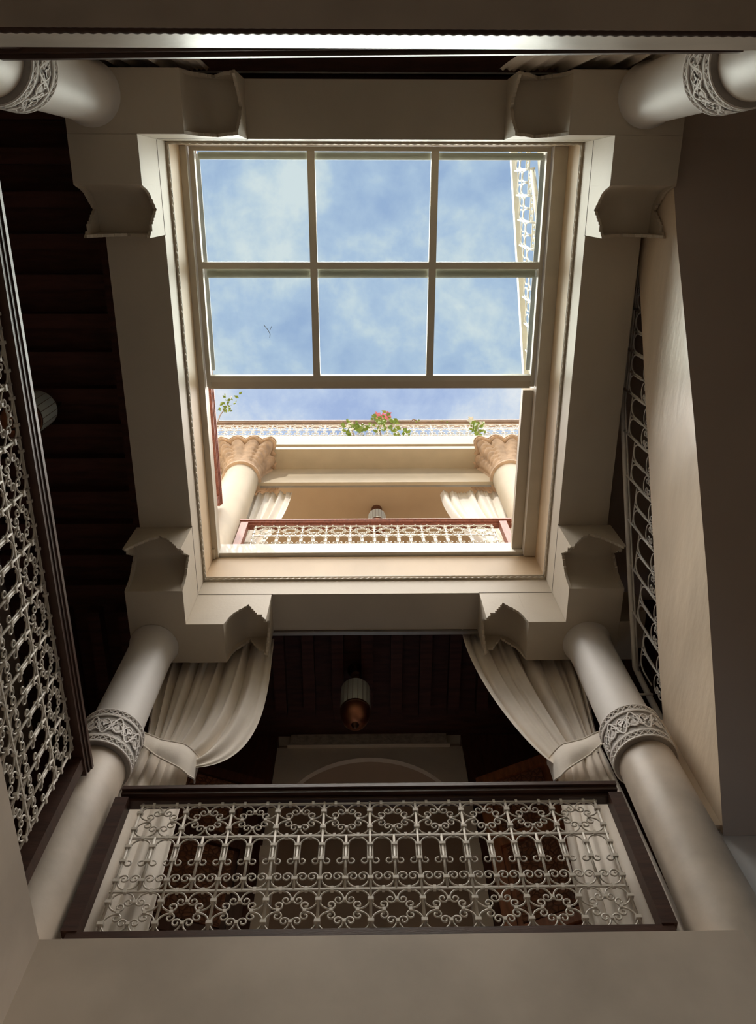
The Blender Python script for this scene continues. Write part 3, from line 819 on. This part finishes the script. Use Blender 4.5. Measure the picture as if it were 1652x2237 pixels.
# ------------------------------------------------------------------ curtains
def bez(a, b, c, d, t):
    u = 1 - t
    return tuple(u * u * u * p + 3 * u * u * t * q + 3 * u * t * t * r + t * t * t * s for p, q, r, s in zip(a, b, c, d))
def curtain(name, label, top, tie, hem, zt, ztie, zh, y0, folds, bulge, droop, mt='cloth', amp=.05, grp=None, seed=1, tieback=True, ydir=-1, twist=0.0, col_pt=None):
    """top/tie/hem: (x_outer, x_inner); folds in y; ztie: (outer, inner) heights at the tie"""
    rnd = random.Random(seed)
    ph = [rnd.uniform(0, 2 * PI) for _ in range(5)]
    t = empty(name, ((top[0] + tie[0]) / 2, y0, zh))
    o = t.location
    def fold(s, a, f):
        w_ = PI * f * s + ph[0] + .9 * math.sin(2 * PI * s * 1.3 + ph[1]) + .45 * math.sin(2 * PI * s * 3.1 + ph[3])
        f0 = 1.0 - 2.0 * abs(math.sin(w_)) ** .75
        f1 = .30 * math.sin(2 * PI * f * 1.37 * s + ph[2])
        return a * (f0 * (.75 + .35 * math.sin(2 * PI * s * 2.2 + ph[4])) + f1)
    def upper(s, v):
        T = (top[0] + (top[1] - top[0]) * s, y0, zt)
        B = (tie[0] + (tie[1] - tie[0]) * s, y0, ztie[0] + (ztie[1] - ztie[0]) * s)
        w = s ** 2.2
        dirx = 1 if top[1] > top[0] else -1
        c1 = (T[0] + dirx * .02 * w, y0, T[2] - .45 * (zt - B[2]))
        c2 = (B[0] + dirx * bulge * w, y0, B[2] + (.40 - droop * w) * (1 if w < .3 else 1) * .9)
        p = bez(T, c1, c2, B, v)
        am = amp * (.55 + .9 * v * (1 - v) * 1.6) * (1 - .55 * v ** 3)
        top_g = .006 * math.sin(2 * PI * folds * 4 * s) * max(0, 1 - v * 8)
        y = p[1] + fold(s, am, folds) + top_g
        x = p[0] + .3 * fold(s + .09, am, folds) * (1 - v * .4)
        return (x - o.x, y - o.y, p[2] - o.z)
    def lower(s, v):
        B = (tie[0] + (tie[1] - tie[0]) * s, ztie[0] + (ztie[1] - ztie[0]) * s)
        x = B[0] + (hem[0] + (hem[1] - hem[0]) * s - B[0]) * (v ** .7)
        z = B[1] + (zh - B[1]) * v
        am = amp * .45 * (1 - .0 * v) * (.5 + .8 * v)
        am = max(am, amp * .25)
        y = y0 + fold(s, am * 1.2, folds * .55)
        return (x - o.x + .2 * fold(s + .09, am, folds * .55), y - o.y, z - o.z)
    MB().grid(upper, 150, 56).build('upper_drape', mt, t, True, recalc=False)
    MB().grid(lower, 150, 24).build('lower_drape', mt, t, True, recalc=False)
    if tieback:
        cp = col_pt
        xo, xi = tie
        d = 1 if xi > xo else -1
        zo, zi = ztie
        mb = MB()
        prof = []
        n = 30
        def bp(u, v):
            # u 0 at the column, 1 wrapped behind the inner edge
            if u < .75:
                q = u / .75
                x = cp[0] + (xi + d * .02 - cp[0]) * q
                y = cp[1] + (y0 - .095 - cp[1]) * min(1, q * 3.0) + .05 * max(0, q - .75) / .25 * max(0, q - .75) / .25 * .9
                z = cp[2] + (zi - .01 - cp[2]) * (q ** 1.5)
            else:
                q = (u - .75) / .25
                a = q * PI * .8
                x = xi + d * (.02 + .02 * math.sin(a))
                y = y0 - .05 + .13 * q
                z = zi - .01 + .05 * q
            hh = .052 + .055 * min(1, u / .6) - .02 * max(0, u - .75) / .25
            sag = -.03 * math.sin(PI * min(1, u / .9))
            bul = .018 * math.sin(PI * v) * math.sin(PI * min(1, u * 1.1))
            return (x - o.x, y - bul - o.y, z + sag + (v - .5) * 2 * hh - o.z)
        tb = mb.grid(bp, 40, 10).build('tieback', mt, t, True, recalc=False)
        for v in (0.0, 1.0):
            MB().tube([bp(i / 40, v) for i in range(41)], .006, 6).build('tieback_hem', mt, tb, True)
    tag(t, label, 'curtain', grp)
    return t
curtain('curtain', 'cream canvas curtain with a wide swag tied to the column between the two railings', (-1.60, -.735), (-1.44, -1.10), (-1.52, -1.05), 5.60, (4.25, 4.06), 2.50, 3.33, 7.0, .50, .42, amp=.052, grp='tied cream curtains', seed=3, col_pt=(-1.42, 3.20, 4.19))
curtain('curtain', 'cream canvas curtain drawn tight to the column by the stair wall', (1.66, .785), (1.52, 1.20), (1.56, 1.02), 5.66, (4.18, 4.02), 2.50, 3.33, 7.0, .16, .34, amp=.052, grp='tied cream curtains', seed=8, col_pt=(1.50, 3.20, 4.16))
curtain('curtain', 'cream canvas curtain peeking above the rope-moulded gallery edge, towards the joist ceiling', (-1.62, -.93), (-1.48, -1.15), (-1.5, -1.1), 5.54, (4.2, 4.0), 2.50, -.692, 6.0, .25, .3, amp=.024, grp='back gallery curtains', seed=5, tieback=False)
curtain('curtain', 'cream canvas curtain peeking above the rope-moulded gallery edge, towards the stair underside', (1.75, .83), (1.55, 1.2), (1.55, 1.1), 5.54, (4.2, 4.0), 2.50, -.692, 6.0, .25, .3, amp=.024, grp='back gallery curtains', seed=6, tieback=False)
def curtain_rail(x0, x1, y, z, label, ringx=None):
    t = empty('curtain_rail', ((x0 + x1) / 2, y, z))
    MB().box(-(x1 - x0) / 2, (x1 - x0) / 2, -.014, .014, -.012, .012).build('rail', 'curtain_rail', t)
    MB().box(-.012, .012, -.012, .012, .0121, .024).build('wall_clip', 'curtain_rail', t)
    tag(t, label, 'curtain rail', 'curtain rails')
curtain_rail(-1.35, 1.45, YF + WF + .018, ZB - .014, 'thin metal curtain rail under the beam between the two tied cream curtains')
curtain_rail(-1.3, 1.4, YB - WK - .09, 5.93, 'thin metal curtain rail above the rope-moulded gallery edge')

# ------------------------------------------------------------------ lanterns
def lantern(x, y, zc, label, stem=.12, R=.115):
    """zc: ceiling height; body hangs below"""
    t = empty('lantern', (x, y, zc))
    MB().lathe([(.02, -.10), (.045, -.085), (.05, -.06), (.06, -.03), (.075, -.012), (.075, 0)], 24).build('canopy', 'bronze', t, 'auto')
    n = max(2, int(stem / .035))
    for i in range(n):
        zc_ = -.10 - (i + .5) * stem / n
        ring = [(.010 * math.cos(a) if i % 2 == 0 else 0, .010 * math.cos(a) if i % 2 else 0, zc_ + .024 * math.sin(a)) for a in [2 * PI * k / 10 for k in range(10)]]
        MB().tube(ring, .0035, 5, closed=True).build('chain_link', 'bronze', t, True)
    zt = -.10 - stem
    MB().lathe([(.098, zt - .105), (.112, zt - .10), (.112, zt - .085), (.10, zt - .07), (.07, zt - .03), (.03, zt - .008), (.012, zt)], 28).build('cap', 'bronze', t, 'auto')
    z1, z0 = zt - .105, zt - .40
    npane = 18
    pm = MB()
    for k in range(npane):
        a = 2 * PI * (k + .5) / npane; w = R * math.tan(PI / npane) * .93
        cx, cy = R * math.cos(a), R * math.sin(a); tx, ty = -math.sin(a), math.cos(a)
        MB().prism([(-w, z0), (w, z0), (w, z1), (-w, z1)], lambda p, z, d, cx=cx, cy=cy, tx=tx, ty=ty, a=a: (cx + tx * p + math.cos(a) * d * .004, cy + ty * p + math.sin(a) * d * .004, z), 1).build('pane', 'frost', t)
    for k in range(npane):
        a = 2 * PI * k / npane
        MB().tube([(R * 1.02 * math.cos(a), R * 1.02 * math.sin(a), z0), (R * 1.02 * math.cos(a), R * 1.02 * math.sin(a), z1)], .0035, 4).build('rib', 'bronze', t)
    MB().lathe([(R * .98, z0 - .018), (R * 1.06, z0 - .012), (R * 1.06, z0 + .006), (R * .98, z0 + .01)], 32).build('lower_ring', 'bronze', t, 'auto')
    prof = []
    for k in range(13):
        a = PI / 2 * k / 12
        prof.append((max(.02, R * 1.02 * math.sin(a) ** .85), z0 - .018 - .165 * math.cos(a)))
    dm = MB().lathe(prof, 32).build('dome', 'copper', t, 'auto')
    MB().lathe([(.006, z0 - .215), (.022, z0 - .20), (.03, z0 - .185), (.034, z0 - .172), (.03, z0 - .165)], 20).build('finial', 'bronze', dm, 'auto')
    tag(t, label, 'lantern', 'hanging lanterns')
lantern(-.085, 3.90, 6.019, 'copper dome lantern with frosted glass strips hanging between two tied cream curtains', .10, .118)
lantern(-2.38, 1.47, 6.019, 'dim lantern with frosted glass strips under the joist ceiling, half hidden by a handrail', .06, .13)
lantern(.163, 4.08, 10.299, 'small frosted glass lantern hanging in the sunlit upper gallery', .06, .115)

# ------------------------------------------------------------------ second floor (sunlit upper gallery in front)
ub = 'upper_plaster'
fas = struct(MB().box(-2.6, 3.4, YF - .035, YF + .25, 6.245, Z2).build('trim_6', 'ledge'), 'sunlit white ledge under the upper railing', 'trim')
# 2F railings
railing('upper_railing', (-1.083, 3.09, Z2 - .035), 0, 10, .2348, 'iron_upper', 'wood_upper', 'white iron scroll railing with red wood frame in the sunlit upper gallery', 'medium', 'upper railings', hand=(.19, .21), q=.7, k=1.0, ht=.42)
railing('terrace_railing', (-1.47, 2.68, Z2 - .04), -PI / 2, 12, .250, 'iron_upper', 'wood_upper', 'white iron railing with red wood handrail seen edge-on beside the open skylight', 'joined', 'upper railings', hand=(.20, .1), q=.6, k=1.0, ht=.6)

# columns with leaf capitals
def leaf_capital():
    mb = MB(); n = 96
    prof = []
    vs = []; fs = []
    rows = 26
    for j in range(rows + 1):
        v = j / rows
        for i in range(n):
            a = 2 * PI * i / n
            sq = 1 / max(abs(math.cos(a)), abs(math.sin(a)))       # square-ness
            base = .20 + .0 * v
            flare = .20 + .17 * (v ** 1.5)
            rr = flare * (1 + (min(sq, 1.30) - 1) * v * .9)
            # sixteen lobes with fluting, deeper towards the top
            lob = abs(math.sin(a * 6))
            rr *= 1 - .17 * v * (1 - lob) ** 1.2
            rr += .012 * math.sin(v * 46 + abs(math.sin(a * 3)) * 5) * (1 if abs(math.sin(a * 2)) > .72 else .15) * min(1, v * 3)
            z = .46 * v + -.045 * math.cos(a * 12) * v ** 3
            if v > .93: rr *= 1 - (v - .93) * 1.2
            vs.append((rr * math.cos(a), rr * math.sin(a), z))
    for j in range(rows):
        for i in range(n):
            fs.append((j * n + i, j * n + (i + 1) % n, (j + 1) * n + (i + 1) % n, (j + 1) * n + i))
    fs.append(tuple(rows * n + i for i in range(n)))
    mb.add(vs, fs)
    return mb
def abacus():
    n = 120; vs = []; fs = []
    def R_(a):
        sq = 1 / max(abs(math.cos(a)), abs(math.sin(a)))
        return .375 * (1 + (min(sq, 1.30) - 1) * .9) * (1 - .085 * (1 - abs(math.sin(a * 6))) ** 1.2)
    for r_, z in ((.90, 0), (1.0, .006), (1.0, .022), (.96, .026), (.96, .032), (1.02, .036), (1.02, .056), (.9, .06)):
        for i in range(n):
            a = 2 * PI * i / n
            vs.append((R_(a) * r_ * math.cos(a), R_(a) * r_ * math.sin(a), z - .02 * math.cos(a * 12)))
    for j in range(7):
        for i in range(n):
            fs.append((j * n + i, j * n + (i + 1) % n, (j + 1) * n + (i + 1) % n, (j + 1) * n + i))
    fs.append(tuple(range(n - 1, -1, -1))); fs.append(tuple(7 * n + i for i in range(n)))
    return MB().add(vs, fs)
_aba = abacus().mesh('abacus', M['capital_stone'], 'auto')
_cap = leaf_capital().mesh('leaf_capital', M['capital_stone'], True)
_ush = MB().lathe([(.205, Z2 - .03), (.205, 7.6), (.198, 8.80), (.198, 8.84)], 48).mesh('shaft', M[ub], 'auto')
_uring = MB().lathe([(.20, 8.83), (.228, 8.845), (.232, 8.865), (.222, 8.885), (.19, 8.89)], 48).mesh('neck_ring', M['capital_stone'], 'auto')
for x, lab in ((-1.44, 'ochre column with leaf capital beside the red terrace handrail'), (1.70, 'ochre column with leaf capital half hidden by the broad skylight track')):
    t = empty('upper_column', (x, 3.12, 0))
    inst('shaft', _ush, t); inst('neck_ring', _uring, t); inst('leaf_capital', _cap, t, (0, 0, 8.88)); inst('abacus', _aba, t, (0, 0, 9.33))
    tag(t, lab, 'column', 'upper gallery columns')
# roof edge
rb = struct(MB().box(-2.6, 3.4, YF, YF + .45, 9.53, 9.90).build('trim_7', ub), 'sunlit cream roof edge above the leaf capitals', 'trim')
MB().box(-2.6, 3.4, YF + .03, YF + .44, 9.43, 9.529).build('moulding', ub, rb)
MB().box(-2.6, 3.4, YF - .0, YF + .43, 9.335, 9.429).build('lower_band', ub, rb)
struct(MB().box(-2.6, 3.4, YF + .25, YF + .29, 8.83, 9.334).build('trim_8', 'upper_plaster'), 'shaded cream lintel above the upper curtains', 'trim')
struct(MB().box(-2.6, 3.4, YF + .43, OUTF + 1.2, 10.3, 10.45).build('ceiling_upper', 'upper_ceiling'), 'plain tan ceiling of the upper gallery', 'ceiling')
struct(MB().box(-2.6, 3.4, OUTF + .4, OUTF + .6, Z2 - .03, 10.3).build('wall_upper_far', 'upper_ceiling'), 'plain tan far wall of the upper gallery')
curtain('upper_curtain', 'white sunlit curtain tied beside the column near the red terrace handrail', (-1.62, -.86), (-1.42, -1.14), (-1.42, -1.05), 8.90, (7.3, 7.15), 6.45, 3.31, 7.0, .12, .25, 'cloth_upper', .045, 'upper gallery curtains', 11, True, col_pt=(-1.30, 3.24, 7.25))
curtain('upper_curtain', 'white sunlit curtain tied beside the column near the broad skylight track', (1.86, .90), (1.60, 1.33), (1.60, 1.2), 8.90, (7.3, 7.15), 6.45, 3.31, 7.0, .12, .25, 'cloth_upper', .045, 'upper gallery curtains', 12, True, col_pt=(1.55, 3.24, 7.25))
curtain_rail(-1.5, 1.6, 3.206, 8.86, 'thin curtain rail between the sunlit upper curtains')
# roof railing (far: ironwork joined)
railing('roof_railing', (-2.25, 3.02, 9.87), 0, 20, .2439, 'iron_upper', 'wood_roof', 'white iron roof railing with flowering vines above the upper gallery', 'joined', 'upper railings', q=.6, k=1.0, posts=False, base=False)

# climbing railing seen through the right panes
ur = empty('upper_stair_railing', (1.75, .4, 8.4))
def url(p): return (p[0] - 1.75, p[1] - .4, p[2] - 8.4)
def zt_at(y): return 9.83 - .735 * y
y0_, y1_ = -.75, 2.1
MB().prism([(y0_, zt_at(y0_) + .02), (y1_, zt_at(y1_) + .02), (y1_, zt_at(y1_) + .13), (y0_, zt_at(y0_) + .13)], lambda a, b, d: url((1.72 + d, a, b)), .06).build('handrail', 'iron_upper', ur)
joined = MB()
nst = 11
for i in range(nst):
    ya = y0_ + i * (y1_ - y0_) / nst; yb = ya + (y1_ - y0_) / nst
    zt = zt_at(yb) - .05
    MB().tube([url((1.75, ya, zt - .88)), url((1.75, ya, zt_at(ya)))], .012, 6).build('upright_bar', 'iron_upper', ur, True)
    for dz in (0, -.24, -.62, -.80):
        joined.tube([url((1.75, ya, zt + dz)), url((1.75, yb, zt + dz))], .008, 4)
    hwp = (yb - ya) / 2
    for kx in (0, 1):
        c = ya + kx * hwp
        ap = arc(hwp / 2, zt - .36, hwp / 2 - .008, .11, D2(180), D2(0), 8)
        joined.tube([url((1.75, c + .006, zt - .62))] + [url((1.75, c + p[0], p[2])) for p in ap] + [url((1.75, c + hwp - .006, zt - .62))], .008, 4)
        joined.tube([url((1.75, c + hwp / 2 + .05 * math.cos(a), zt - .12 + .10 * math.sin(a))) for a in [2 * PI * q / 12 for q in range(12)]], .007, 4, closed=True)
        joined.tube([url((1.75, c + p[0], zt - .80 + p[2] * 1.2)) for p in lower_pts(hwp, .6)], .007, 4)
MB().tube([url(p) for p in ((1.75, -.2, 8.95), (1.75, .3, 8.45), (1.75, 1.0, 7.95), (1.75, 2.0, 7.15))], .03, 8).build('lower_rail', 'iron_upper', ur, True)
o = joined.build('ironwork', 'iron_upper', ur, True); o['kind'] = 'stuff'
tag(ur, 'white iron railing climbing to the roof, seen through the skylight panes', 'railing')
uw = MB().prism([(-.8, 9.35), (2.2, 7.15), (2.2, 6.42), (-.8, 6.42)], lambda a, b, d: (1.80 + d, a, b), .15)
struct(uw.build('wall_upper_right', ub), 'sunlit sloping stair wall beside the skylight')
# ------------------------------------------------------------------ vines and flowers
_leaf = MB().add([(0, 0, 0), (.016, .004, .022), (0, .010, .055), (-.016, .004, .022), (0, -.004, .02)], [(0, 1, 4), (1, 2, 4), (2, 3, 4), (3, 0, 4)]).mesh('leaf', M['leaf'])
def petal_mesh(mt):
    mb = MB()
    for k in range(5):
        a = 2 * PI * k / 5
        def rot(p): return (p[0] * math.cos(a) - p[1] * math.sin(a), p[0] * math.sin(a) + p[1] * math.cos(a), p[2])
        mb.add([rot(p) for p in ((0, 0, 0), (.022, -.016, .012), (.046, 0, .006), (.022, .016, .012))], [(0, 1, 2, 3)])
    mb.lathe([(.004, -.04), (.008, -.02), (.010, 0)], 8)
    return mb.mesh('flower', M[mt], False, recalc=False)
_fl, _flw = petal_mesh('petal'), petal_mesh('petal_white')
def sprig(name, stempts, nleaf, spread, label, flowers=0, mesh=None, seed=1, lsc=1.0):
    rnd = random.Random(seed)
    b = stempts[0]
    t = empty(name, b)
    pts = [tuple(p[i] - b[i] for i in range(3)) for p in stempts]
    MB().tube(pts, [.008 - .005 * i / (len(pts) - 1) for i in range(len(pts))], 5).build('stem', 'stem', t, True)
    def along(q):
        f = q * (len(pts) - 1); i = min(int(f), len(pts) - 2); f -= i
        return Vector(pts[i]).lerp(Vector(pts[i + 1]), f)
    for i in range(nleaf):
        c = along(rnd.uniform(.35, 1.0)) + Vector((rnd.uniform(-1, 1) * spread[0], rnd.uniform(-1, 1) * spread[1], rnd.uniform(-1, 1) * spread[2]))
        mt_ = Matrix.Translation(c) @ Matrix.Rotation(rnd.uniform(0, 6.28), 4, 'Z') @ Matrix.Rotation(rnd.uniform(0, 6.28), 4, 'X') @ Matrix.Scale(rnd.uniform(.7, 1.3) * lsc, 4)
        inst('leaf', _leaf, t, matrix=mt_)
    for i in range(flowers):
        c = along(1.0) + Vector((rnd.uniform(-1, 1) * .09, rnd.uniform(-1, 1) * .05, rnd.uniform(-.04, 1) * .12))
        mt_ = Matrix.Translation(c) @ Matrix.Rotation(rnd.uniform(0, 6.28), 4, 'Z') @ Matrix.Rotation(PI + rnd.uniform(-.9, .9), 4, 'X') @ Matrix.Scale(1.35, 4)
        inst('flower', mesh or _fl, t, matrix=mt_)
    tag(t, label, 'plant', 'vines on the roof railing')
sprig('flowering_vine', [(.22, 2.97, 10.0), (.20, 2.95, 10.4), (.24, 2.95, 10.8), (.26, 2.96, 11.05)], 60, (.16, .05, .26), 'flowering vine with pink blossoms rising above the roof railing', 7, _fl, 2, 1.5)
sprig('flowering_vine', [(-.12, 2.97, 9.95), (-.16, 2.95, 10.3), (-.12, 2.95, 10.55)], 46, (.15, .05, .14), 'leafy vine with white blossoms on the roof railing, no pink flowers', 3, _flw, 4, 1.5)
sprig('vine_spray', [(.50, 2.97, 9.95), (.45, 2.95, 10.2), (.40, 2.95, 10.36)], 20, (.16, .05, .10), 'small green vine spray low beside the pink blossoms', 0, None, 6, 1.4)
sprig('flowering_vine', [(1.55, 2.97, 9.95), (1.52, 2.95, 10.3), (1.55, 2.95, 10.6)], 34, (.10, .05, .18), 'leafy vine clump on the roof railing near the broad skylight track', 2, _flw, 9, 1.4)
TENDRIL = [(-1.46, 2.0, 7.50), (-1.44, 2.095, 7.632), (-1.43, 2.051, 7.755), (-1.42, 2.048, 7.95), (-1.41, 2.034, 8.08), (-1.40, 1.986, 8.12), (-1.39, 1.99, 8.28)]
sprig('vine_tendril', TENDRIL, 30, (.085, .03, .07), 'lone leafy tendril curling against the sky in the skylight opening', 0, None, 12, .9)
sprig('vine_tendril', [(.62, 2.96, 10.72), (.68, 2.95, 10.88), (.75, 2.95, 10.80), (.95, 2.95, 10.82), (1.15, 2.95, 10.74)], 6, (.03, .02, .03), 'thin bare tendril arching along the roof handrail', 0, None, 14, .8)
